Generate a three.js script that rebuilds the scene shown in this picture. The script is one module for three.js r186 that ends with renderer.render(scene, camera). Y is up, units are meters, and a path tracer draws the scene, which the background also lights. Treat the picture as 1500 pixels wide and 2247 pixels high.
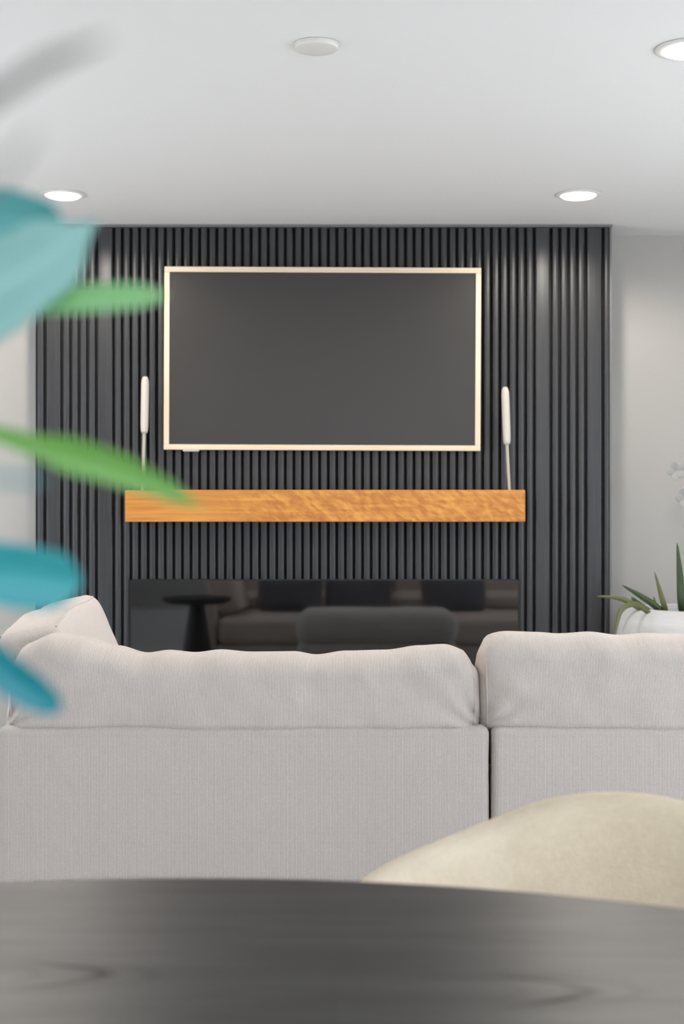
import * as THREE from 'three';
import { mergeGeometries } from 'three/addons/utils/BufferGeometryUtils.js';

// ---------------------------------------------------------------- camera, sky, exposure
const F = 3100, EYE = 1.09;                       // focal length in pixels of the 1500 x 2247 frame, eye height
const scene = new THREE.Scene();
const camera = new THREE.PerspectiveCamera(2 * Math.atan(1123.5 / F) * 180 / Math.PI, 1500 / 2247, 0.05, 60);
camera.position.set(0, EYE, 0);
camera.lookAt(0, EYE, -5);
camera.focus = 3.6;
camera.userData.fStop = 5.6;
const renderer = new THREE.WebGLRenderer();
renderer.toneMapping = THREE.LinearToneMapping;
renderer.toneMappingExposure = 1.05;
renderer.shadowMap.enabled = true;
scene.background = new THREE.Color().setRGB(0.83, 0.92, 1.03);   // pale hazy sky
scene.backgroundIntensity = 4.1;
const sun = new THREE.DirectionalLight(0xfffaf2, 8.5);           // high sun from behind the fireplace wall: it only reaches the paving outside
sun.position.set(0, 11, -7); sun.target.position.set(0, 0, 0); sun.castShadow = true;
Object.assign(sun.shadow.camera, { left: -12, right: 12, top: 12, bottom: -12, near: 1, far: 40 });
scene.add(sun, sun.target);
const LAMP = { color: 0xfff6ea, intensity: 3.7 };                 // ceiling downlights

// ---------------------------------------------------------------- helpers
const at = (px, py, d) => new THREE.Vector3((px - 750) * d / F, EYE - (py - 1123.5) * d / F, -d);
function rng(seed) { let s = seed >>> 0; return () => { s = (s + 0x6D2B79F5) >>> 0; let t = Math.imul(s ^ s >>> 15, 1 | s); t = t + Math.imul(t ^ t >>> 7, 61 | t) ^ t; return ((t ^ t >>> 14) >>> 0) / 4294967296; }; }
const hash = (x, y, s) => { let h = Math.imul(x, 374761393) + Math.imul(y, 668265263) + Math.imul(s, 974634321) | 0; h = Math.imul(h ^ h >>> 13, 1274126177); return ((h ^ h >>> 16) >>> 0) / 4294967296; };
function vnoise(x, y, s = 0, px = 0, py = 0) {
  const xi = Math.floor(x), yi = Math.floor(y), fx = x - xi, fy = y - yi;
  const u = fx * fx * (3 - 2 * fx), v = fy * fy * (3 - 2 * fy);
  const m = (a, p) => p ? ((a % p) + p) % p : a;
  const h = (a, b) => hash(m(a, px), m(b, py), s);
  return (h(xi, yi) * (1 - u) + h(xi + 1, yi) * u) * (1 - v) + (h(xi, yi + 1) * (1 - u) + h(xi + 1, yi + 1) * u) * v;
}
function fbm(x, y, oct = 4, s = 0, px = 0, py = 0) {
  let a = 0, w = 0.5, t = 0;
  for (let i = 0; i < oct; i++) { a += w * vnoise(x, y, s + i * 17, px, py); t += w; x *= 2; y *= 2; px *= 2; py *= 2; w *= 0.5; }
  return a / t;
}
const clamp = (x, a = 0, b = 1) => Math.min(b, Math.max(a, x));
const smooth = (a, b, x) => { const t = clamp((x - a) / (b - a)); return t * t * (3 - 2 * t); };
const mix = (a, b, t) => a + (b - a) * t;

// a texture of w x h pixels that covers mw x mh metres; fn(u, v) gives [r,g,b] in 0..255 or one grey number
function tex(w, h, mw, mh, fn, color = true) {
  const data = new Uint8Array(w * h * 4);
  for (let j = 0; j < h; j++) for (let i = 0; i < w; i++) {
    const c = fn((i + 0.5) / w, (j + 0.5) / h), k = (j * w + i) * 4;
    if (typeof c === 'number') data[k] = data[k + 1] = data[k + 2] = clamp(c, 0, 255);
    else { data[k] = clamp(c[0], 0, 255); data[k + 1] = clamp(c[1], 0, 255); data[k + 2] = clamp(c[2], 0, 255); }
    data[k + 3] = color === 'alpha' ? clamp(c, 0, 255) : 255;
  }
  const t = new THREE.DataTexture(data, w, h, THREE.RGBAFormat);
  t.wrapS = t.wrapT = THREE.RepeatWrapping;
  t.magFilter = THREE.LinearFilter; t.minFilter = THREE.LinearMipmapLinearFilter; t.generateMipmaps = true;
  if (color === true) t.colorSpace = THREE.SRGBColorSpace;
  t.repeat.set(1 / mw, 1 / mh);
  t.needsUpdate = true;
  return t;
}

// smooth normals across coincident points, keeping the uv seams
function weldNormals(g) {
  g.computeVertexNormals();
  const p = g.attributes.position, n = g.attributes.normal, acc = new Map();
  const key = (i) => Math.round(p.getX(i) * 2e4) + ',' + Math.round(p.getY(i) * 2e4) + ',' + Math.round(p.getZ(i) * 2e4);
  const keys = [];
  for (let i = 0; i < p.count; i++) {
    const k = key(i); keys.push(k);
    const a = acc.get(k) || [0, 0, 0]; a[0] += n.getX(i); a[1] += n.getY(i); a[2] += n.getZ(i); acc.set(k, a);
  }
  for (let i = 0; i < p.count; i++) {
    const a = acc.get(keys[i]), l = Math.hypot(...a) || 1;
    n.setXYZ(i, a[0] / l, a[1] / l, a[2] / l);
  }
  return g;
}
// rounded box with metre uv and an optional bend; nx, ny, nz pieces
function puff(w, h, d, r, nx = 8, ny = 8, nz = 8, bend) {
  const g = new THREE.BoxGeometry(1, 1, 1, nx, ny, nz), p = g.attributes.position, uv = g.attributes.uv;
  // denser near the edges so that the rounding is smooth
  const grid = (t, size, n) => {
    const half = size / 2, rr = Math.min(r, half * 0.999), k = Math.max(1, Math.min(Math.floor(n / 3), 4));
    if (n < 4) return t * size;
    const idx = Math.round((t + 0.5) * n);
    if (idx <= k) return -half + rr * (idx / k);
    if (idx >= n - k) return half - rr * ((n - idx) / k);
    return -half + rr + (size - 2 * rr) * (idx - k) / (n - 2 * k);
  };
  const q = new THREE.Vector3(), c = new THREE.Vector3();
  const face = 6, per = [(nz + 1) * (ny + 1), (nz + 1) * (ny + 1), (nx + 1) * (nz + 1), (nx + 1) * (nz + 1), (nx + 1) * (ny + 1), (nx + 1) * (ny + 1)];
  let i = 0;
  for (let f = 0; f < face; f++) for (let k = 0; k < per[f]; k++, i++) {
    q.set(grid(p.getX(i), w, nx), grid(p.getY(i), h, ny), grid(p.getZ(i), d, nz));
    if (f < 2) uv.setXY(i, q.z, q.y); else if (f < 4) uv.setXY(i, q.x, q.z); else uv.setXY(i, q.x, q.y);
    if (r > 0) {
      c.set(clamp(q.x, -w / 2 + r, w / 2 - r), clamp(q.y, -h / 2 + r, h / 2 - r), clamp(q.z, -d / 2 + r, d / 2 - r));
      q.sub(c); if (q.lengthSq() > 0) q.setLength(r); q.add(c);
    }
    if (bend) bend(q);
    p.setXYZ(i, q.x, q.y, q.z);
  }
  return weldNormals(g);
}
const box = (w, h, d) => { const g = new THREE.BoxGeometry(w, h, d), p = g.attributes.position, n = g.attributes.normal, uv = g.attributes.uv;
  for (let i = 0; i < p.count; i++) { if (Math.abs(n.getX(i)) > 0.5) uv.setXY(i, p.getZ(i), p.getY(i)); else if (Math.abs(n.getY(i)) > 0.5) uv.setXY(i, p.getX(i), p.getZ(i)); else uv.setXY(i, p.getX(i), p.getY(i)); }
  return g; };
const lathe = (pts, seg = 64) => new THREE.LatheGeometry(pts.map(([x, y]) => new THREE.Vector2(x, y)), seg);
const tube = (pts, r, seg = 40, rs = 10) => new THREE.TubeGeometry(new THREE.CatmullRomCurve3(pts), seg, r, rs, false);

function mesh(name, geometry, material, parent = scene, pos) {
  const m = new THREE.Mesh(geometry, material);
  m.name = name; m.castShadow = m.receiveShadow = true;
  if (pos) m.position.set(...pos);
  parent.add(m);
  return m;
}
const used = {};
function numbered(name) { const n = used[name] = (used[name] ?? -1) + 1; return n ? name + '_' + String(n).padStart(3, '0') : name; }
function tag(o, label, category, group) { o.userData.label = label; o.userData.category = category; if (group) o.userData.group = group; return o; }
function thing(name, label, category, pos = [0, 0, 0], group) {
  const o = new THREE.Group(); o.name = numbered(name); o.position.set(...pos); scene.add(o);
  return tag(o, label, category, group);
}
function struct(name, geometry, material, pos, label) {
  const m = mesh(name, geometry, material, scene, pos); m.userData.kind = 'structure'; m.userData.label = label; m.userData.category = name.split('_')[0]; return m;
}

// ---------------------------------------------------------------- materials
const rgb = (r, g, b) => new THREE.Color().setRGB(r / 255, g / 255, b / 255, THREE.SRGBColorSpace);
const S = (o) => new THREE.MeshStandardMaterial(o), P = (o) => new THREE.MeshPhysicalMaterial(o);
const plasterBump = tex(256, 256, 0.5, 0.5, (u, v) => 128 + 120 * (fbm(u * 40, v * 40, 3, 3, 40, 40) - 0.5), false);
const M = {};
M.wall = S({ color: rgb(190, 187, 182), roughness: 0.9, bumpMap: plasterBump, bumpScale: 0.0006 });
M.ceiling = S({ color: rgb(233, 233, 232), roughness: 0.95, bumpMap: plasterBump, bumpScale: 0.0005 });
M.floor = S({ roughness: 0.5, map: tex(512, 512, 1.6, 1.6, (u, v) => { const g = fbm(u * 6, v * 60, 4, 9, 6, 60); return [206 + 26 * g, 205 + 26 * g, 203 + 26 * g]; }) });
const slatGrain = tex(256, 1024, 0.12, 1.0, (u, v) => { const g = fbm(u * 48, v * 6, 4, 21, 48, 6), f = fbm(u * 120, v * 12, 3, 5, 120, 12), k = 54 + 20 * (g - 0.5) + 14 * (f - 0.5); return [k, k, k + 1.5]; });
const slatBump = tex(256, 512, 0.12, 0.5, (u, v) => 128 + 180 * (fbm(u * 60, v * 5, 3, 31, 60, 5) - 0.5), false);
M.slats = [0, 1, 2].map((i) => S({ color: rgb(255 - i * 7, 255 - i * 7, 255 - i * 6), map: slatGrain, bumpMap: slatBump, bumpScale: 0.0002, roughness: 0.36 }));
M.slatBack = S({ color: rgb(22, 22, 23), roughness: 0.8 });
M.trim = S({ color: rgb(112, 112, 112), roughness: 0.5 });
M.bezel = S({ roughness: 0.45, map: tex(512, 64, 0.5, 0.06, (u, v) => { const g = fbm(u * 4, v * 24, 4, 44, 4, 24); return [233 + 20 * (g - 0.5), 210 + 28 * (g - 0.5), 184 + 34 * (g - 0.5)]; }) });
M.screen = P({ color: rgb(46, 42, 39), roughness: 0.4, clearcoat: 0.15, clearcoatRoughness: 0.35 });
M.darkPlastic = S({ color: rgb(34, 34, 36), roughness: 0.5 });
M.whitePlastic = S({ color: rgb(225, 223, 219), roughness: 0.45 });
M.ornament = S({ color: rgb(204, 196, 187), roughness: 0.5 });
M.paleMetal = S({ color: rgb(180, 177, 162), roughness: 0.4 });
M.blackGlass = P({ color: rgb(10, 10, 11), roughness: 0.045, ior: 2.0 });
M.blackMetal = S({ color: rgb(14, 14, 14), roughness: 0.35 });
M.matteBlack = S({ color: rgb(24, 23, 23), roughness: 0.85 });
M.mantel = S({ roughness: 0.42, map: tex(2048, 256, 2.0, 0.25, (u, v) => {
  const x = u * 2, y = v * 0.25;
  const grain = fbm(u * 10, v * 26, 4, 61, 10, 26), line = fbm(u * 16, v * 70, 3, 62, 16, 70);
  const wx = x + 0.03 * fbm(x * 9, y * 20, 3, 63) , wy = y + 0.02 * fbm(x * 12, y * 18, 3, 64);
  const curl = fbm((wx * 0.75 + wy) * 62, (wy - wx * 0.6) * 30, 4, 65);
  const amount = smooth(0.42, 0.85, x);
  const c = clamp(0.5 + 1.0 * (grain - 0.5) * mix(1, 0.55, amount) + 0.35 * (line - 0.5) + 1.55 * amount * (curl - 0.5));
  return [mix(176, 220, c), mix(108, 154, c), mix(40, 70, c)];
}) });
M.mantel.map.offset.set(0.5, 0.5);
const weave = (base) => {
  const nx = 32, ny = 32;            // 32 ribs and 32 stitches over 0.118 m
  const height = (u, v) => {
    const cx = u * nx, rib = Math.abs(Math.sin(cx * Math.PI));
    const st = 0.5 + 0.5 * Math.sin((v * ny + (Math.floor(cx) % 2 ? 0.5 : 0)) * 2 * Math.PI);
    return Math.pow(rib, 0.8) * (0.72 + 0.28 * st);
  };
  const map = tex(512, 512, 0.118, 0.118, (u, v) => {
    const h = height(u, v), n = fbm(u * 64, v * 64, 2, 71, 64, 64) - 0.5, k = mix(-40, 11, h) + 16 * n;
    return [base[0] + k, base[1] + k, base[2] + k];
  });
  const bump = tex(512, 512, 0.118, 0.118, (u, v) => 255 * height(u, v), false);
  return S({ map, bumpMap: bump, bumpScale: 0.0009, roughness: 0.95 });
};
M.sofa = weave([222, 211, 203]);
M.seam = S({ color: rgb(208, 199, 192), roughness: 0.95 });
M.foot = S({ color: rgb(30, 28, 27), roughness: 0.5 });
const boucle = tex(256, 256, 0.2, 0.2, (u, v) => 255 * fbm(u * 50, v * 50, 2, 81, 50, 50), false);
M.boucle = S({ color: rgb(222, 221, 218), roughness: 0.95, bumpMap: boucle, bumpScale: 0.004 });
M.darkFabric = S({ color: rgb(96, 98, 108), roughness: 0.9, bumpMap: boucle, bumpScale: 0.002 });
// black-stained oak: straight grain along x with two open cathedral figures
const knots = [[-0.187, -1.037, 1, 0.075], [0.162, -1.003, 1, 0.062]];
const cathedral = (x, y) => {                                   // how much of an open-grained figure lies at a point of the table top
  let a = 0;
  for (const [kx, ky, s, len] of knots) {
    const dx = x - (kx + 0.136), dy = y - (-(ky + 0.367));
    const warp = 0.014 * (fbm(x * 26 + 7, y * 26 + 7, 3, 95) - 0.5);
    for (const [off, wide, k] of [[0.012, 0.011, 1], [0.05, 0.009, 0.4], [-0.035, 0.007, 0.35]]) {
      const open = (dx - off) + dy * dy * 60 + warp;
      a += k * Math.exp(-Math.pow(open / wide, 2)) * smooth(-len * 1.3, -len * 0.3, dx) * (1 - smooth(0.035, 0.065, Math.abs(dy)));
    }
  }
  return clamp(a);
};
const tableGrain = (u, v) => { const x = (u - 0.5) * 2, y = (v - 0.5) * 2; return [fbm(x * 7 + 40, y * 60 + 40, 4, 91) - 0.5, fbm(x * 22 + 90, y * 190 + 90, 3, 92) - 0.5, cathedral(x, y)]; };
M.table = P({ roughness: 0.36, specularIntensity: 0.95,
  map: tex(1024, 1024, 2, 2, (u, v) => { const [g, f, c] = tableGrain(u, v), k = 40 + 22 * g + 12 * f - 16 * c; return [k, k - 1, k - 1]; }),
  specularIntensityMap: tex(1024, 1024, 2, 2, (u, v) => { const [g, f, c] = tableGrain(u, v); return 200 + 110 * g + 40 * f - 130 * c; }, 'alpha') });
M.table.specularIntensityMap.offset.set(0.5, 0.5);
M.table.map.offset.set(0.5, 0.5);
M.edgeHighlight = S({ color: rgb(120, 113, 106), roughness: 0.45 });  // paler than the top: the rim highlight is painted into this colour
M.leather = P({ roughness: 0.62, map: tex(512, 512, 0.5, 0.5, (u, v) => { const g = fbm(u * 5, v * 5, 4, 101, 5, 5), f = fbm(u * 90, v * 90, 2, 102, 90, 90); const k = 26 * (g - 0.5) + 10 * (f - 0.5); return [226 + k, 210 + k, 184 + k * 1.2]; }), bumpMap: tex(256, 256, 0.06, 0.06, (u, v) => 255 * fbm(u * 24, v * 24, 3, 103, 24, 24), false), bumpScale: 0.0005 });
M.oak = S({ roughness: 0.5, color: rgb(120, 92, 64) });
M.plaster = S({ roughness: 0.85, color: rgb(222, 222, 222), map: tex(256, 256, 0.5, 0.5, (u, v) => { const g = fbm(u * 7, v * 7, 4, 111, 7, 7); const k = 22 * (g - 0.5); return [232 + k, 231 + k, 230 + k]; }), bumpMap: plasterBump, bumpScale: 0.002 });
M.soil = S({ color: rgb(58, 46, 38), roughness: 1 });
const leafMat = (r, g, b, rough = 0.45, seed = 1) => P({
  roughness: rough, clearcoat: 0.2, clearcoatRoughness: 0.4,
  map: tex(128, 128, 1, 1, (u, v) => { const vein = Math.exp(-Math.pow((v - 0.5) / 0.03, 2)), st = fbm(u * 5, v * 26, 3, seed, 5, 26) - 0.5; const k = 26 * st + 16 * vein; return [r + k, g + k, b + k * 0.8]; }),
});
M.lamp = new THREE.MeshStandardMaterial({ color: 0xffffff, emissive: 0xfffcf8, emissiveIntensity: 5, roughness: 0.6 });
M.paneGlass = P({ color: 0xffffff, transmission: 1, thickness: 0, roughness: 0.0, ior: 1.5 });
M.windowFrame = S({ color: rgb(60, 61, 63), roughness: 0.5 });
M.paving = S({ color: rgb(212, 213, 214), roughness: 0.9 });

// ---------------------------------------------------------------- the room
const CEIL = 2.413, XL = -2.9, XR = 2.8, ZF = 3.2, ALC = 6.76, FACE = 6.5;
const PX = (p) => (p - 750) * FACE / F;                         // wall plane metres from pixels along the panel
const PL = PX(75), PR = PX(1337);
const T = 0.15;
struct('floor', box(XR - XL + 2 * T, 0.1, ALC + ZF + 2 * T), M.floor, [(XL + XR) / 2, -0.05, (ZF - ALC) / 2], 'pale wooden floor of the living room');
struct('ceiling', box(XR - XL + 2 * T, 0.12, ALC + ZF + 2 * T), M.ceiling, [(XL + XR) / 2, CEIL + 0.06, (ZF - ALC) / 2], 'flat white painted ceiling with round downlights');
struct('wall_back', box(XR - XL + 2 * T, CEIL, T), M.wall, [(XL + XR) / 2, CEIL / 2, -ALC - T / 2], 'white alcove wall beside the charcoal slatted chimney breast');
// right wall: two window openings, the front wall behind the camera: one wide opening
function wallWithOpenings(name, along, length, holes, place, label) {
  const gs = [];
  const add = (a0, a1, y0, y1) => { if (a1 - a0 < 1e-3 || y1 - y0 < 1e-3) return; const g = along === 'z' ? box(T, y1 - y0, a1 - a0) : box(a1 - a0, y1 - y0, T); g.translate(along === 'z' ? 0 : (a0 + a1) / 2, (y0 + y1) / 2, along === 'z' ? (a0 + a1) / 2 : 0); gs.push(g); };
  let a = length[0];
  for (const [h0, h1, y0, y1] of holes) { add(a, h0, 0, CEIL); add(h0, h1, 0, y0); add(h0, h1, y1, CEIL); a = h1; }
  add(a, length[1], 0, CEIL);
  return struct(name, mergeGeometries(gs), M.wall, place, label);
}
const rightHoles = [[-5.3, -2.7, 0.2, 2.2], [-1.6, 1.8, 0.05, 2.25]], addedLeftHoles = [[-5.6, -3.4, 0.2, 2.2]], frontHoles = [[-1.5, 1.9, 0.03, 2.25]];  // left opening is an unseen addition that brightens the far ceiling
wallWithOpenings('wall_right', 'z', [-ALC, ZF], rightHoles, [XR + T / 2, 0, 0], 'white side wall with two wide daylight windows');
wallWithOpenings('wall_left', 'z', [-ALC, ZF], addedLeftHoles, [XL - T / 2, 0, 0], 'white side wall with a single added window');
wallWithOpenings('wall_front', 'x', [XL - T, XR + T], frontHoles, [0, 0, ZF + T / 2], 'white wall with wide glazed doors behind the camera');
let windowNo = 0;
function windowUnit(along, [a0, a1, y0, y1], fixed, parts) {
  const o = new THREE.Group(); o.name = 'window_' + (++windowNo); scene.add(o);
  o.userData = { kind: 'structure', label: ['window lighting the planter end of the fireplace wall', 'window lighting the dining end of the room', 'added window beyond the sofa corner, brightening the far ceiling', 'wide glazed doors behind the dining table'][windowNo - 1], category: 'window' };
  const b = (w, h, c, y) => { const g = along === 'z' ? box(0.06, h, w) : box(w, h, 0.06); g.translate(along === 'z' ? fixed : c, y, along === 'z' ? c : fixed); return g; };
  const gs = [b(a1 - a0, 0.06, (a0 + a1) / 2, y0 + 0.03), b(a1 - a0, 0.06, (a0 + a1) / 2, y1 - 0.03)];
  for (let i = 0; i <= parts; i++) gs.push(b(0.06, y1 - y0, mix(a0 + 0.03, a1 - 0.03, i / parts), (y0 + y1) / 2));
  mesh('window_frame', mergeGeometries(gs), M.windowFrame, o);
  for (let i = 0; i < parts; i++) {
    const c0 = mix(a0 + 0.03, a1 - 0.03, i / parts) + 0.03, c1 = mix(a0 + 0.03, a1 - 0.03, (i + 1) / parts) - 0.03;
    const g = new THREE.PlaneGeometry(c1 - c0, y1 - y0 - 0.12);
    if (along === 'z') g.rotateY(-Math.PI / 2);
    g.translate(along === 'z' ? fixed : (c0 + c1) / 2, (y0 + y1) / 2, along === 'z' ? (c0 + c1) / 2 : fixed);
    mesh('pane', g, M.paneGlass, o);
  }
}
rightHoles.forEach((h) => windowUnit('z', h, XR + T / 2, 2));
addedLeftHoles.forEach((h) => windowUnit('z', h, XL - T / 2, 2));
windowUnit('x', frontHoles[0], ZF + T / 2, 3);
struct('ground', box(40, 0.1, 40), M.paving, [0, -0.22, 0], 'grey paved ground outside the windows');

// chimney breast with charcoal slats
const breast = struct('wall_feature', box(PR - PL, CEIL, ALC - FACE - 0.03), M.slatBack, [(PL + PR) / 2, CEIL / 2, -(ALC + FACE + 0.03) / 2], 'charcoal slatted feature wall around the fireplace and television');
breast.position.y = CEIL / 2;
const edges = [75, 78.3, 97.8, 135, 154.6, 173.2, 191.7, 211, 249.2];
for (let i = 1; i <= 49; i++) edges.push(249.2 + (1171.7 - 249.2) * i / 49);
edges.push(1208.7, 1228, 1247, 1266, 1285, 1323, 1337);
const slatGeo = new Map(), SLAT_H = CEIL - 0.014;
function slatShape(w) {
  const k = Math.round(w * 2000);
  if (!slatGeo.has(k)) {
    const d = 0.028, hw = w / 2, r = Math.min(0.007, hw * 0.8), s = new THREE.Shape(), crown = 0.0022;
    s.moveTo(-hw, 0); s.lineTo(hw, 0); s.lineTo(hw, d - r);
    s.quadraticCurveTo(hw, d - crown * 0.6, hw - r, d - crown * 0.3);
    s.quadraticCurveTo(0, d + crown * 0.6, -hw + r, d - crown * 0.3);
    s.quadraticCurveTo(-hw, d - crown * 0.6, -hw, d - r);
    s.closePath();
    const g = new THREE.ExtrudeGeometry(s, { depth: SLAT_H, bevelEnabled: false, curveSegments: 4 });
    g.rotateX(-Math.PI / 2);
    // shape y now points along -z (into the wall), turn it to face the room
    g.rotateY(Math.PI);
    const p = g.attributes.position, uv = g.attributes.uv;
    for (let i = 0; i < p.count; i++) uv.setXY(i, p.getX(i) + p.getZ(i), p.getY(i));
    g.computeVertexNormals();
    slatGeo.set(k, g);
  }
  return slatGeo.get(k);
}
for (let i = 1; i < edges.length - 1; i++) {
  const a = PX(edges[i]), b = PX(edges[i + 1]), last = i === edges.length - 2;
  const gap = 0.0125, w = b - a - gap;
  const m = mesh(i === 1 ? 'slat' : 'slat_' + String(i - 1).padStart(3, '0'), slatShape(last ? b - a - gap / 2 : w), M.slats[Math.floor(hash(i, 3, 7) * 3)], breast);
  m.position.set((a + b) / 2 + (last ? gap / 4 : 0) - breast.position.x, -CEIL / 2, -FACE - 0.03 - breast.position.z);
}
struct('trim_1', box(PR - PL + 0.012, 0.012, 0.05), M.trim, [(PL + PR) / 2 + 0.006, CEIL - 0.006, -FACE - 0.02], 'thin grey edging strip along the top of the slats');
struct('trim_2', box(0.009, CEIL - 0.012, 0.06), M.trim, [PR + 0.0045, (CEIL - 0.012) / 2, -FACE - 0.028], 'thin grey edging strip down the side of the slats');

// ---------------------------------------------------------------- ceiling fittings
function downlight(x, d, label) {
  const o = thing('ceiling_downlight', label, 'downlight', [x, CEIL, -d], 'round ceiling downlights');
  mesh('trim_ring', lathe([[0.07, 0], [0.095, 0], [0.0945, -0.004], [0.09, -0.007], [0.076, -0.008], [0.072, -0.006], [0.07, 0]]), M.whitePlastic, o);
  mesh('lens', lathe([[0, -0.0175], [0.045, -0.0165], [0.066, -0.013], [0.073, -0.007], [0.074, -0.001], [0, -0.001]]), M.lamp, o);
  const s = new THREE.SpotLight(LAMP.color, LAMP.intensity, 0, 1.45, 0.25, 2);
  s.position.set(0, -0.009, 0); s.target.position.set(0, -1, 0); s.castShadow = true; s.shadow.radius = 2.5;
  o.add(s); o.add(s.target);
  return o;
}
downlight(-1.161, 5.88, 'lit round downlight above the plant-side end of the slatted wall');
downlight(0.983, 5.88, 'lit round downlight above the slats beside the white alcove with the planter');
downlight(0.987, 4.03, 'lit round downlight with wide white trim over the sofa, nearest the smoke alarm');
downlight(-1.161, 4.03, 'lit round downlight over the corner of the sofa');
{
  const o = thing('smoke_alarm', 'flat white round smoke alarm on the ceiling', 'smoke alarm', [at(694, 97, 4.0).x, CEIL, -4.0]);
  mesh('mounting_plate', lathe([[0, 0], [0.067, 0], [0.067, -0.003], [0.064, -0.004], [0, -0.004]]), M.whitePlastic, o);
  mesh('cover', lathe([[0.062, -0.003], [0.0615, -0.010], [0.057, -0.014], [0.03, -0.0155], [0, -0.016]]), M.whitePlastic, o);
}

// ---------------------------------------------------------------- television
{
  const D = 6.455, a = at(359.5, 586, D), b = at(1054.5, 988, D), w = b.x - a.x, h = a.y - b.y, dep = 0.028;
  const o = thing('television', 'wall-mounted flat television with blank dark screen and pale wooden frame', 'television', [(a.x + b.x) / 2, (a.y + b.y) / 2, -D]);
  o.rotation.z = -0.0045;
  const t = 0.0245;
  mesh('screen', box(w - 2 * t + 0.004, h - 2 * t + 0.004, 0.012), M.screen, o, [0, 0, -0.013]);
  mesh('housing', puff(w - 0.03, h - 0.03, 0.014, 0.004), M.darkPlastic, o, [0, 0, -0.0275]);
  const bar = (len, horizontal) => { const g = horizontal ? puff(len, t, dep, 0.0025, 6, 6, 6) : puff(t, len, dep, 0.0025, 6, 6, 6); if (!horizontal) { const uv = g.attributes.uv; for (let i = 0; i < uv.count; i++) uv.setXY(i, uv.getY(i), uv.getX(i)); } return g; };
  mesh('frame_rail', bar(w, true), M.bezel, o, [0, h / 2 - t / 2, -dep / 2]);
  mesh('frame_rail', bar(w, true), M.bezel, o, [0, -h / 2 + t / 2, -dep / 2]);
  mesh('frame_rail', bar(h - 2 * t, false), M.bezel, o, [-w / 2 + t / 2, 0, -dep / 2]);
  mesh('frame_rail', bar(h - 2 * t, false), M.bezel, o, [w / 2 - t / 2, 0, -dep / 2]);
  mesh('sensor_bar', puff(0.075, 0.012, 0.016, 0.004, 6, 6, 6), M.whitePlastic, o, [-w / 2 + 0.125, -h / 2 - 0.002, -0.012]);
}

// ---------------------------------------------------------------- mantel and its ornaments
const mantelTop = EYE + (1123.5 - 1075) * 6.3 / F, mantelBottom = EYE + (1123.5 - 1145) * 6.3 / F;
{
  const x0 = at(274, 0, 6.3).x, x1 = at(1152, 0, 6.3).x, h = mantelTop - mantelBottom, d = 0.195;
  const o = thing('mantel_shelf', 'thick honey-coloured wooden beam mantel below the television', 'mantel', [(x0 + x1) / 2, (mantelTop + mantelBottom) / 2, -6.3 - d / 2]);
  mesh('beam', puff(x1 - x0, h, d, 0.004, 10, 8, 8, (q) => { if (q.x > 0.7 && q.y < 0) q.y += 0.003 * smooth(0.7, 0.89, q.x) * 0; }), M.mantel, o);
}
function ornament(base, stemTop, headTop, label, r) {
  const o = thing('mantel_ornament', label, 'ornament', [base.x, base.y, base.z], 'slender white ornaments on the mantel');
  const L = (v) => v.clone().sub(base);
  const a = new THREE.Vector3(0, 0, 0), b = L(stemTop), c = L(headTop);
  const mid = a.clone().lerp(b, 0.45).add(new THREE.Vector3(b.x * 0.06, 0, 0));
  mesh('stem', tube([a, mid, b.clone().lerp(c, 0.08)], r * 0.42, 24, 12), M.paleMetal, o);
  const len = b.distanceTo(c), g = lathe([[0.0001, 0], [r * 0.7, 0.0008], [r * 0.86, 0.006], [r * 0.95, 0.02], [r, 0.05], [r, len - 0.035], [r * 0.93, len - 0.02], [r * 0.72, len - 0.006], [r * 0.5, len - 0.001], [0.0001, len]], 32);
  const head = mesh('head', g, M.ornament, o, b.toArray());
  head.quaternion.setFromUnitVectors(new THREE.Vector3(0, 1, 0), c.clone().sub(b).normalize());
  mesh('collar', lathe([[r * 0.44, -0.004], [r * 0.6, -0.003], [r * 0.62, 0.004], [r * 0.44, 0.005]], 24), M.paleMetal, o, b.toArray());
}
ornament(at(312, 1075, 6.4).setY(mantelTop), at(316.5, 950, 6.4), at(318.5, 826, 6.4), 'taller white cylinder-headed ornament on a nearly upright slim stem on the mantel', 0.0178);
ornament(at(1117, 1075, 6.4).setY(mantelTop), at(1112, 975, 6.4), at(1107.5, 849, 6.4), 'shorter white ornament with tapered head on a leaning slim stem on the mantel', 0.0178);

// ---------------------------------------------------------------- fireplace
{
  const D = 6.49, a = at(284, 1271, D), b = at(1139, 1500, D), w = b.x - a.x, h = a.y - b.y;
  const o = thing('fireplace', 'long black glass-fronted electric fireplace set in the slatted wall', 'fireplace', [(a.x + b.x) / 2, (a.y + b.y) / 2, -D]);
  mesh('glass_front', box(w - 0.012, h - 0.012, 0.006), M.blackGlass, o, [0, 0, -0.003]);
  mesh('frame', mergeGeometries([box(w, 0.006, 0.012).translate(0, h / 2 - 0.003, 0), box(w, 0.006, 0.012).translate(0, -h / 2 + 0.003, 0), box(0.006, h, 0.012).translate(-w / 2 + 0.003, 0, 0), box(0.006, h, 0.012).translate(w / 2 - 0.003, 0, 0)]), M.blackMetal, o, [0, 0, -0.005]);
}

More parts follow.
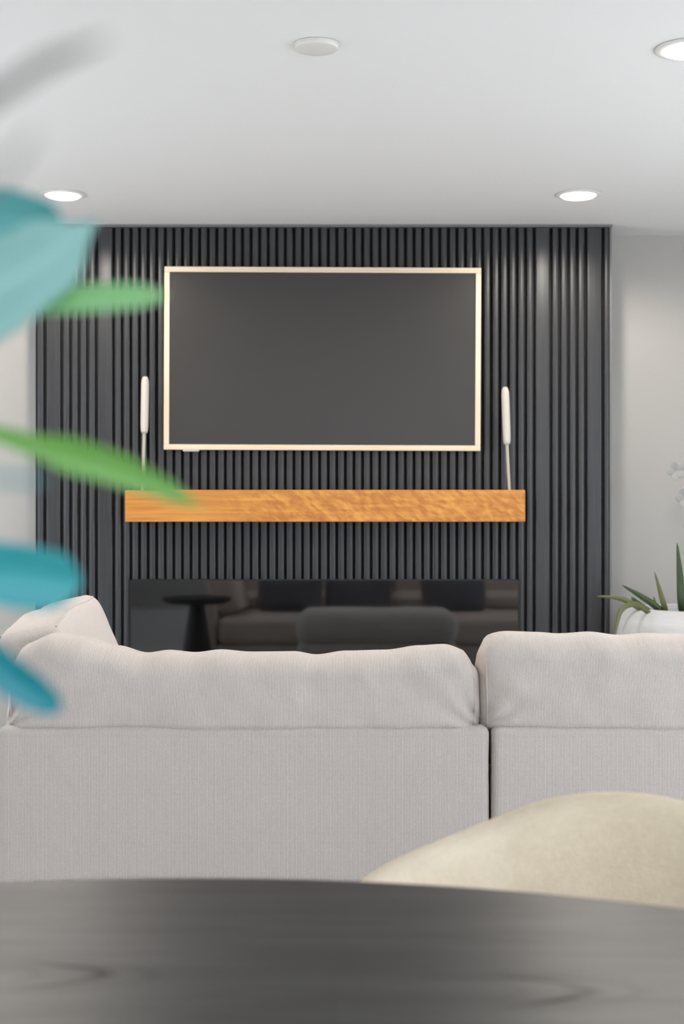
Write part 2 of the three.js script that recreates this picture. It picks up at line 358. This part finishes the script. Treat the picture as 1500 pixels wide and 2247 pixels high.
// ---------------------------------------------------------------- sofa
const SD = 3.4, SX = (p) => (p - 750) * SD / F, SY = (p) => EYE - (p - 1123.5) * SD / F;
const frameTop = SY(1595), seamX = SX(1077), sofaL = SX(-8), sofaR = 1.5, sofaDeep = 1.05;
const soft = (g, amp, s) => { const p = g.attributes.position, n = g.attributes.normal; for (let i = 0; i < p.count; i++) { const k = amp * (fbm(p.getX(i) * 5 + 50, p.getY(i) * 6 + p.getZ(i) * 5 + 50, 3, s) - 0.5); p.setXYZ(i, p.getX(i) + n.getX(i) * k, p.getY(i) + n.getY(i) * k, p.getZ(i) + n.getZ(i) * k); } return weldNormals(g); };
function sofaModule(x0, x1, label, corner) {
  const w = x1 - x0, o = thing('sofa_module', label, 'sofa', [(x0 + x1) / 2, 0, -SD], 'modules of the pale sectional sofa');
  const h = frameTop - 0.06;
  mesh('back_panel', soft(puff(w - 0.003, h, 0.07, 0.02, 60, 30, 10), 0.005, 201), M.sofa, o, [0, 0.06 + h / 2, -0.035]);
  mesh('base', puff(w - 0.004, 0.22, sofaDeep - 0.07, 0.02, 12, 8, 12), M.sofa, o, [0, 0.17, -0.07 - (sofaDeep - 0.07) / 2]);
  if (corner) mesh('side_panel', soft(puff(0.07, h, sofaDeep - 0.07, 0.02, 10, 20, 30), 0.006, 202), M.sofa, o, [-w / 2 + 0.035, 0.06 + h / 2, -0.07 - (sofaDeep - 0.07) / 2]);
  else mesh('side_panel', soft(puff(0.07, h, sofaDeep - 0.07, 0.02, 10, 20, 30), 0.006, 203), M.sofa, o, [w / 2 - 0.035, 0.06 + h / 2, -0.07 - (sofaDeep - 0.07) / 2]);
  const sw = w - 0.07 - 0.01, sx = corner ? 0.035 : -0.035;
  mesh('seat_cushion', soft(puff(sw, 0.17, sofaDeep - 0.08, 0.05, 24, 12, 24), 0.012, 204), M.sofa, o, [sx, 0.28 + 0.085, -0.08 - (sofaDeep - 0.08) / 2]);
  for (const fx of [-1, 1]) for (const fz of [-0.08, -sofaDeep + 0.1]) mesh('foot', new THREE.CylinderGeometry(0.025, 0.02, 0.06, 16), M.foot, o, [fx * (w / 2 - 0.09), 0.03, fz]);
}
sofaModule(sofaL, seamX - 0.001, 'woven pale grey corner sofa module with its return arm, beside the leafy plant', true);
sofaModule(seamX + 0.001, sofaR, 'woven pale grey sofa module seen behind the cream chair', false);

const seatTop = 0.45;
// a back cushion along x: top(x) gives the top edge, it leans over the frame once above it
function backCushion(px0, px1, topPts, seed, label, dent) {
  const x0 = SX(px0), x1 = SX(px1), w = x1 - x0, h = 0.4, d = 0.21, cx = (x0 + x1) / 2;
  const top = (x) => { const p = 750 + x * F / SD; for (let i = 0; i < topPts.length - 1; i++) { const [a, ya] = topPts[i], [b, yb] = topPts[i + 1]; if (p <= b || i === topPts.length - 2) { const t = clamp((p - a) / (b - a)); return EYE - (mix(ya, yb, t * t * (3 - 2 * t)) - 1123.5) * 3.54 / F; } } };
  const o = thing('back_cushion', label, 'cushion', [cx, seatTop, -SD - 0.13], 'back cushions of the sofa');
  const bend = (q) => {
    const X = q.x + cx, t = (q.y + h / 2) / h;                    // 0 bottom, 1 top
    const e = 1 - Math.pow(Math.abs(q.x) / (w / 2), 6);           // belly fades at the ends
    const belly = 0.018 * Math.sin(Math.PI * clamp(t)) * e;
    let z = q.z + Math.sign(q.z) * belly;
    const height = top(X) - seatTop;
    let y = t * height;
    const over = smooth(frameTop - seatTop - 0.05, frameTop - seatTop + 0.004, y) ;
    // back face: in front of the panel below its top, bulging back over it above
    const wr = 0.020 * (fbm(X * 6 + 60, y * 9 + seed, 3, seed) - 0.5) + 0.008 * (fbm(X * 17 + 60, y * 15 + seed, 2, seed + 5) - 0.5);
    const corner = Math.exp(-Math.pow((Math.abs(q.x) - w / 2) / 0.1, 2)) * smooth(0.3, 0.55, t) * (1 - smooth(0.55, 0.9, t));
    if (q.z > 0) for (const side of [-1, 1]) {                      // folds that fan out of the lower corners
      const ax = side * q.x < 0 ? 9 : w / 2 - side * q.x, ay = Math.max(0, y - 0.11), rr = Math.hypot(ax, ay), an = Math.atan2(ay, ax);
      z += 0.010 * Math.exp(-rr / 0.13) * smooth(0.01, 0.05, rr) * Math.sin(an * 11 + seed);
    }
    z += wr + (q.z > 0 ? corner * 0.006 * Math.sin(40 * (q.x + y * 1.4)) : 0);
    let shift = -0.065 + over * 0.07;
    shift -= 0.02 * smooth(0.3, 1, t);
    q.set(q.x + (dent ? dent(X, y) : 0), y, z + shift);
  };
  const cover = mesh('cover', puff(w, h, d, 0.062, 120, 50, 18, bend), M.sofa, o);
  for (const side of [-1, 1]) {
    const pts = [], k = 0.062 * (1 - Math.SQRT1_2) - 0.0004;
    for (let i = 0; i <= 20; i++) { const q = new THREE.Vector3(side * (w / 2 - k), mix(-h / 2 + 0.06, h / 2 - 0.06, i / 20), d / 2 - k); bend(q); pts.push(q); }
    mesh('seam', tube(pts, 0.0018, 50, 6), M.seam, cover);
  }
  return o;
}
backCushion(-1, 1061, [[-1, 1440], [40, 1408], [90, 1391], [150, 1398], [230, 1420], [300, 1436], [350, 1430], [410, 1435], [470, 1429], [540, 1434], [640, 1433], [690, 1440], [760, 1432], [850, 1430], [930, 1420], [985, 1417], [1030, 1426], [1047, 1445]], 301, 'long sagging woven back cushion with a crushed top edge, on the corner module');
backCushion(1056, 1056 + 950, [[1056, 1440], [1066, 1412], [1085, 1393], [1130, 1388], [1200, 1390], [1250, 1393], [1320, 1389], [1390, 1396], [1450, 1392], [1500, 1394], [1700, 1391], [1999, 1410]], 331, 'plump upright woven back cushion with rounded shoulder, on the module behind the cream chair');
{ // the cushion along the return, facing the window
  const o = thing('back_cushion', 'pale boxed back cushion leaning on the return arm of the sofa corner', 'cushion', [sofaL + 0.12, seatTop, -SD - 0.56], 'back cushions of the sofa');
  const L = 0.70, h = 0.385, d = 0.17, lean = 0.36;
  const shape = (q) => {
    const t = (q.y + h / 2) / h, s = q.z / (L / 2);
    const belly = 0.03 * Math.sin(Math.PI * clamp(t)) * (1 - Math.pow(Math.abs(s), 4));
    let x = q.x + (q.x > 0 ? belly : belly * 0.4), y = t * h + 0.02 * (1 - s) * 0.5 - 0.028 * Math.pow(clamp(s), 3);
    x += 0.016 * (fbm(q.z * 9 + 30, y * 9 + 30, 3, 341) - 0.5);
    y += 0.014 * (fbm(q.z * 8 + 30, q.x * 8 + 30, 2, 342) - 0.5) * t;
    const c = Math.cos(lean), n = Math.sin(lean);
    q.set(x * c - y * n + 0.03, Math.max(0.004, x * n * 0.6 + y * c), q.z);
  };
  const cover = mesh('cover', puff(d, h, L, 0.035, 18, 40, 60, shape), M.sofa, o);
  for (const sx of [1, -1]) {
    const pts = [];
    for (let i = 0; i <= 24; i++) { const q = new THREE.Vector3(sx * (d / 2 - 0.010), h / 2 - 0.010, mix(-L / 2 + 0.03, L / 2 - 0.03, i / 24)); shape(q); pts.push(q); }
    mesh('seam', tube(pts, 0.0022, 60, 6), M.seam, cover);
  }
}

// ---------------------------------------------------------------- things mirrored in the fireplace glass
{
  const o = thing('ottoman', 'large rounded pale upholstered ottoman in front of the sofa, mirrored in the fireplace glass', 'ottoman', [0.20, 0, -4.76]);
  mesh('body', puff(0.92, 0.30, 0.5, 0.06, 24, 12, 18), M.boucle, o, [0, 0.21, 0]);
  mesh('cushion', soft(puff(0.93, 0.20, 0.52, 0.095, 30, 18, 24), 0.01, 351), M.boucle, o, [0, 0.427, 0]);
  for (const x of [-0.38, 0.38]) for (const z of [-0.18, 0.18]) mesh('foot', new THREE.CylinderGeometry(0.025, 0.02, 0.06, 16), M.foot, o, [x, 0.03, z]);
}
{
  const o = thing('side_table', 'dark round side table on a tapered pedestal, mirrored in the fireplace glass', 'side table', [-0.84, 0, -4.78]);
  mesh('table_top', lathe([[0, 0.56], [0.16, 0.56], [0.195, 0.575], [0.2, 0.588], [0.196, 0.596], [0, 0.596]], 48), M.matteBlack, o);
  mesh('pedestal', lathe([[0, 0], [0.13, 0], [0.128, 0.01], [0.045, 0.54], [0.05, 0.56], [0, 0.56]], 40), M.darkPlastic, o);
}
{
  const place = [[-0.34, 0.2, 0.15], [0.1, 0.1, -0.1], [0.72, -0.15, 0.05]];
  place.forEach(([x, ry, rz], i) => {
    const o = thing('scatter_cushion', ['square slate-grey scatter cushion by the side-table end of the sofa', 'square slate-grey scatter cushion in the middle of the sofa', 'square slate-grey scatter cushion at the planter end of the sofa'][i], 'cushion', [x, seatTop + 0.005, -SD - 0.54], 'slate scatter cushions on the sofa');
    const g = puff(0.42, 0.23, 0.15, 0.05, 24, 20, 12, (q) => { const k = 1 - 0.7 * Math.pow(Math.max(Math.abs(q.x) / 0.21, Math.abs(q.y) / 0.115), 3); q.z *= Math.max(0.15, k); q.y += 0.115; const s = q.y; q.z += s * 0.3; });
    mesh('cover', g, M.darkFabric, o); o.rotation.y = ry;
  });
}

// ---------------------------------------------------------------- planter in the alcove
{
  const D = 6.2, c = at(1533, 0, D);
  const o = thing('planter', 'large rounded white planter with spiky green succulent in the alcove', 'planter', [c.x, 0, -D]);
  const rim = at(0, 1333, D).y;
  mesh('pot', lathe([[0, 0], [0.17, 0], [0.2, 0.02], [0.3, 0.3], [0.35, rim - 0.18], [0.360, rim - 0.11], [0.353, rim - 0.065], [0.336, rim - 0.03], [0.308, rim - 0.009], [0.28, rim], [0.262, rim - 0.002], [0.25, rim - 0.008], [0.245, rim - 0.05], [0.24, rim - 0.1]], 72), M.plaster, o);
  mesh('soil', lathe([[0, rim - 0.06], [0.12, rim - 0.055], [0.243, rim - 0.07]], 40), M.soil, o);
  const mats = [leafMat(70, 84, 42, 0.6, 401), leafMat(52, 68, 34, 0.6, 402), leafMat(94, 98, 56, 0.6, 403), leafMat(62, 88, 48, 0.6, 404)];
  const blade = (pts, r, m) => {
    const cur = new THREE.CatmullRomCurve3(pts.map((v) => v.clone().sub(o.position)));
    const n = 24, k = 10, g = new THREE.TubeGeometry(cur, n, 1, k, false), p = g.attributes.position;
    for (let i = 0; i <= n; i++) { const t = i / n, cen = cur.getPointAt(t), rr = 1.25 * r * (0.75 + 0.35 * Math.sin(Math.PI * clamp(t * 1.2))) * Math.pow(Math.max(0.02, 1 - Math.pow(t, 5)), 0.6); for (let j = 0; j <= k; j++) { const q = i * (k + 1) + j; p.setXYZ(q, cen.x + (p.getX(q) - cen.x) * rr, cen.y + (p.getY(q) - cen.y) * rr, cen.z + (p.getZ(q) - cen.z) * rr * 0.8); } }
    g.computeVertexNormals();
    mesh('leaf', g, m, o);
  };
  const B = (list) => list.map(([x, y, d = 6.1]) => at(x, y, d));
  blade(B([[1440, 1356, 6.14], [1398, 1331], [1362, 1314], [1309, 1308]]), 0.0098, mats[2]);
  blade(B([[1465, 1362, 6.15], [1440, 1332], [1402, 1306], [1364, 1284]]), 0.0110, mats[1]);
  blade(B([[1465, 1365, 6.2], [1457, 1332], [1447, 1296], [1435, 1254]]), 0.0092, mats[2]);
  blade(B([[1502, 1365, 6.2], [1495, 1330], [1491, 1262], [1485, 1191]]), 0.0125, mats[1]);
  blade(B([[1440, 1358, 6.05], [1392, 1326, 6.0], [1362, 1340, 5.95], [1352, 1375, 5.93], [1348, 1405, 5.92]]), 0.0090, mats[2]);
  blade(B([[1445, 1358, 6.1], [1408, 1334], [1384, 1309, 6.12]]), 0.0135, mats[3]);
  blade(B([[1452, 1358, 6.2], [1438, 1332, 6.25], [1434, 1309, 6.28]]), 0.0095, mats[2]);
  blade(B([[1540, 1365, 6.2], [1545, 1280], [1556, 1190]]), 0.0125, mats[0]);
  blade(B([[1560, 1365, 6.15], [1590, 1300], [1640, 1250]]), 0.0120, mats[1]);
  blade(B([[1575, 1365, 6.15], [1640, 1325], [1700, 1312]]), 0.0115, mats[3]);
  // added grey blooms on a stalk, coloured like a faint wall shadow
  const stalk = B([[1545, 1365, 6.25], [1560, 1200, 6.3], [1540, 1060, 6.35], [1490, 1020, 6.38]]).map((v) => v.sub(o.position));
  const shadowGrey = S({ color: rgb(162, 161, 156), roughness: 0.8 });
  mesh('added_stalk', tube(stalk, 0.003, 40, 8), mats[3], o);
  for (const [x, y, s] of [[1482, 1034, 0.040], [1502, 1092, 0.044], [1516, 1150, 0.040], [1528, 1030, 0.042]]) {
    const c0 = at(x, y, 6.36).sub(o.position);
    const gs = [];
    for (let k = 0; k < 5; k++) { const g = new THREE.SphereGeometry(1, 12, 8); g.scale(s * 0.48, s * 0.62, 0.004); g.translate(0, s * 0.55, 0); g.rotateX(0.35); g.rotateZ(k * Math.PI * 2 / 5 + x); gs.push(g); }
    mesh('shadow_bloom', mergeGeometries(gs), shadowGrey, o, c0.toArray());
  }
}

// ---------------------------------------------------------------- dining table and chair
const TC = [-0.136, -0.367], TR = 0.949, TT = 0.75;
{
  const o = thing('dining_table', 'round black-stained wooden dining table with visible grain', 'dining table', [TC[0], 0, TC[1]]);
  const top = new THREE.CircleGeometry(TR - 0.004, 128); top.rotateX(-Math.PI / 2);
  const p = top.attributes.position, uv = top.attributes.uv; for (let i = 0; i < p.count; i++) uv.setXY(i, p.getX(i), -p.getZ(i));
  mesh('table_top', mergeGeometries([top.translate(0, TT, 0), lathe([[TR - 0.06, TT - 0.03], [TR - 0.004, TT - 0.008], [TR - 0.004, TT]], 128)]), M.table, o);
  mesh('highlight_band', lathe([[TR - 0.0041, TT - 0.0082], [TR - 0.0006, TT - 0.0065], [TR, TT - 0.004], [TR - 0.001, TT - 0.001], [TR - 0.0041, TT + 0.0001]], 160), M.edgeHighlight, o);
  mesh('pedestal', lathe([[0, 0], [0.38, 0], [0.38, 0.012], [0.34, 0.03], [0.12, 0.5], [0.11, 0.68], [0.2, TT - 0.03], [TR - 0.06, TT - 0.03], [0, TT - 0.028]], 64), M.blackMetal, o);
}
{
  const cx = 0.337, cz = -1.5, o = thing('dining_chair', 'cream leather tub dining chair with curved wraparound back', 'chair', [cx, 0, cz]);
  const n = 96, rows = 40, span = 2.0, thick = 0.042, seatH = 0.43;
  const pos = [], uv = [], idx = [];
  const outer = (th, y) => { const flare = 0.86 + 0.14 * smooth(0.35, 0.72, y); return [Math.sin(th) * 0.355 * flare, -Math.cos(th) * 0.29 * flare]; };
  const HT = [[0, 0.740], [0.1, 0.7388], [0.2, 0.735], [0.3, 0.728], [0.44, 0.714], [0.58, 0.702], [0.73, 0.692], [0.95, 0.682], [1.15, 0.674], [1.6, 0.664], [2.01, 0.60]];
  const H = (th) => { const a = Math.abs(th); for (let i = 1; i < HT.length; i++) if (a <= HT[i][0]) return mix(HT[i - 1][1], HT[i][1], (a - HT[i - 1][0]) / (HT[i][0] - HT[i - 1][0])); return 0.6; };
  for (let i = 0; i <= n; i++) {
    const th = mix(-span, span, i / n), h = H(th), low = 0.36;
    for (let j = 0; j <= rows; j++) {
      // around the section: up the outside, over the rolled top, down the inside
      const s = j / rows; let y, inset;
      if (s < 0.42) { const t = s / 0.42; y = mix(low, h - thick / 2, t); inset = 0; }
      else if (s < 0.58) { const a = (s - 0.42) / 0.16 * Math.PI; y = h - thick / 2 + Math.sin(a) * thick / 2; inset = thick / 2 - Math.cos(a) * thick / 2; }
      else { const t = (s - 0.58) / 0.42; y = mix(h - thick / 2, low, t); inset = thick; }
      const [ox, oz] = outer(th, y), l = Math.hypot(ox, oz);
      const pinch = 1 - 0.0 * th;
      pos.push(ox * (1 - inset / l) * pinch, y, oz * (1 - inset / l));
      uv.push(th * 0.28, s * 0.8);
    }
  }
  for (let i = 0; i < n; i++) for (let j = 0; j < rows; j++) { const a = i * (rows + 1) + j, b = a + rows + 1; idx.push(a, a + 1, b, b, a + 1, b + 1); }
  for (const i of [0, n]) { const base = i * (rows + 1); for (let j = 0; j < rows / 2; j++) { const a = base + j, b = base + j + 1, c = base + rows - j, d = base + rows - j - 1; if (i === 0) idx.push(a, c, b, b, c, d); else idx.push(a, b, c, b, d, c); } }
  const g = new THREE.BufferGeometry();
  g.setAttribute('position', new THREE.Float32BufferAttribute(pos, 3)); g.setAttribute('uv', new THREE.Float32BufferAttribute(uv, 2)); g.setIndex(idx); g.computeVertexNormals();
  mesh('backrest', g, M.leather, o);
  mesh('seat', puff(0.52, 0.11, 0.44, 0.05, 16, 10, 16), M.leather, o, [0, 0.405, 0.02]);
  for (const [x, z] of [[-0.18, 0.18], [0.18, 0.18], [-0.17, -0.17], [0.17, -0.17]]) { const l = mesh('leg', new THREE.CylinderGeometry(0.018, 0.012, 0.37, 16), M.oak, o, [x * 1.06, 0.1835, z * 1.06]); l.rotation.set(z * 0.3, 0, -x * 0.3); }
}

// ---------------------------------------------------------------- leafy plant on the table, out of focus
{
  const ox = -0.30, oz = -0.52;
  const o = thing('potted_plant', 'leafy green and teal houseplant blurred in front of the lens on the dining table', 'plant', [ox, TT, oz]);
  mesh('pot', lathe([[0, 0.001], [0.05, 0.001], [0.056, 0.006], [0.072, 0.12], [0.074, 0.13], [0.07, 0.131], [0.066, 0.12], [0.064, 0.11]], 48), M.plaster, o);
  mesh('soil', lathe([[0, 0.112], [0.064, 0.11]], 32), M.soil, o);
  const stemM = leafMat(70, 90, 60, 0.6, 421);
  mesh('stem', tube([[0, 0.11, 0], [0.008, 0.25, 0], [-0.004, 0.4, 0.005], [0.002, 0.56, 0.01]].map((a) => new THREE.Vector3(...a)), 0.006, 30, 10), stemM, o);
  // a strap leaf: centre line of points, half widths along it, the direction that its blade spreads in
  const leaf = (pts, widths, spread, m) => {
    const cur = new THREE.CatmullRomCurve3(pts.map((v) => v.clone().sub(o.position))), n = 40, k = 8, pos = [], uvs = [], idx = [], sp = spread.clone().normalize();
    for (const side of [1, -1]) for (let i = 0; i <= n; i++) {
      const t = i / n, c = cur.getPoint(t), tan = cur.getTangent(t), s = sp.clone().addScaledVector(tan, -sp.dot(tan)).normalize(), nn = new THREE.Vector3().crossVectors(tan, s);
      const f = t * (widths.length - 1), a = Math.min(widths.length - 2, Math.floor(f)), w = mix(widths[a], widths[a + 1], smooth(0, 1, f - a)) * Math.sqrt(clamp(1 - Math.pow(t, 14)));
      for (let j = 0; j <= k; j++) { const u = j / k * 2 - 1; const q = c.clone().addScaledVector(s, u * w).addScaledVector(nn, w * 0.22 * Math.abs(u) + side * 0.0004 * (1 - u * u)); pos.push(q.x, q.y, q.z); uvs.push(t, j / k); }
    }
    const row = k + 1, half = (n + 1) * row;
    for (let i = 0; i < n; i++) for (let j = 0; j < k; j++) { const a = i * row + j, b = a + row; idx.push(a, b, a + 1, b, b + 1, a + 1); const c = a + half, d = b + half; idx.push(c, c + 1, d, d, c + 1, d + 1); }
    const g = new THREE.BufferGeometry();
    g.setAttribute('position', new THREE.Float32BufferAttribute(pos, 3)); g.setAttribute('uv', new THREE.Float32BufferAttribute(uvs, 2)); g.setIndex(idx); g.computeVertexNormals();
    mesh('leaf', g, m, o);
  };
  const V = (x, y, z) => new THREE.Vector3(x, y, z), W = (px, d) => px * d / F;
  const stemAt = (h) => V(ox, h, oz);
  const line = (root, list, d) => [stemAt(root), ...list.map(([x, y, dd = d]) => at(x, y, dd))];
  const pale = leafMat(138, 188, 180, 0.5, 431), teal = leafMat(70, 150, 150, 0.45, 432), deep = leafMat(10, 142, 154, 0.45, 433), aqua = leafMat(64, 172, 178, 0.45, 434), green = leafMat(110, 170, 70, 0.45, 435), soft2 = leafMat(126, 188, 116, 0.45, 436), dark = leafMat(124, 124, 116, 0.7, 437);
  const up = V(0, 1, 0.25);
  const w = (...a) => a.map((p) => W(p, 0.54));
  leaf(line(1.12, [[-700, 950], [-200, 760], [-20, 640], [110, 560], [216, 482]], 0.54), w(14, 40, 90, 104, 84, 12), V(0.25, 1, 0.1), pale);
  leaf(line(1.18, [[-800, 640], [-200, 520], [10, 486], [90, 490], [150, 520]], 0.57), w(14, 30, 70, 74, 56, 20), V(0.1, 1, 0.1), teal);
  leaf(line(1.14, [[-700, 720], [-80, 664], [140, 656], [290, 650], [366, 648]], 0.55), w(10, 28, 38, 33, 29, 17), V(0, 1, 0.1), soft2);
  leaf(line(1.10, [[-700, 860], [-60, 938], [60, 972], [160, 1000], [260, 1030], [360, 1072], [450, 1118]], 0.55), w(8, 10, 16, 24, 42, 38, 26, 7), V(0.15, 1, 0.1), green);
  leaf(line(1.04, [[-700, 1150], [-90, 1242], [50, 1262], [130, 1272], [178, 1284]], 0.53), w(14, 40, 66, 72, 66, 40), V(-0.1, 1, 0.2), aqua);
  leaf(line(1.02, [[-700, 1190], [-90, 1405], [50, 1502], [134, 1558]], 0.53), w(12, 34, 42, 42, 34), V(0.4, 1, 0.1), deep);
  leaf(line(1.08, [[-900, 1010], [-200, 1040], [20, 1050], [92, 1056]], 0.33), w(6, 7, 6, 6, 7), up, teal);
  // two thin shoots close to the lens
  leaf([V(ox, 1.26, oz), V(-0.16, 1.18, -0.36), at(-60, 236, 0.27), at(100, 140, 0.27), at(240, 84, 0.27)], [0.0014, 0.0014, 0.0018, 0.0016, 0.0008], up, dark);
  leaf([V(ox, 1.22, oz), V(-0.15, 1.14, -0.34), at(-40, 430, 0.24), at(30, 350, 0.24), at(80, 280, 0.24)], [0.0012, 0.0010, 0.0008, 0.0008, 0.0005], V(1, 0.4, 0), dark);
}

renderer.render(scene, camera);
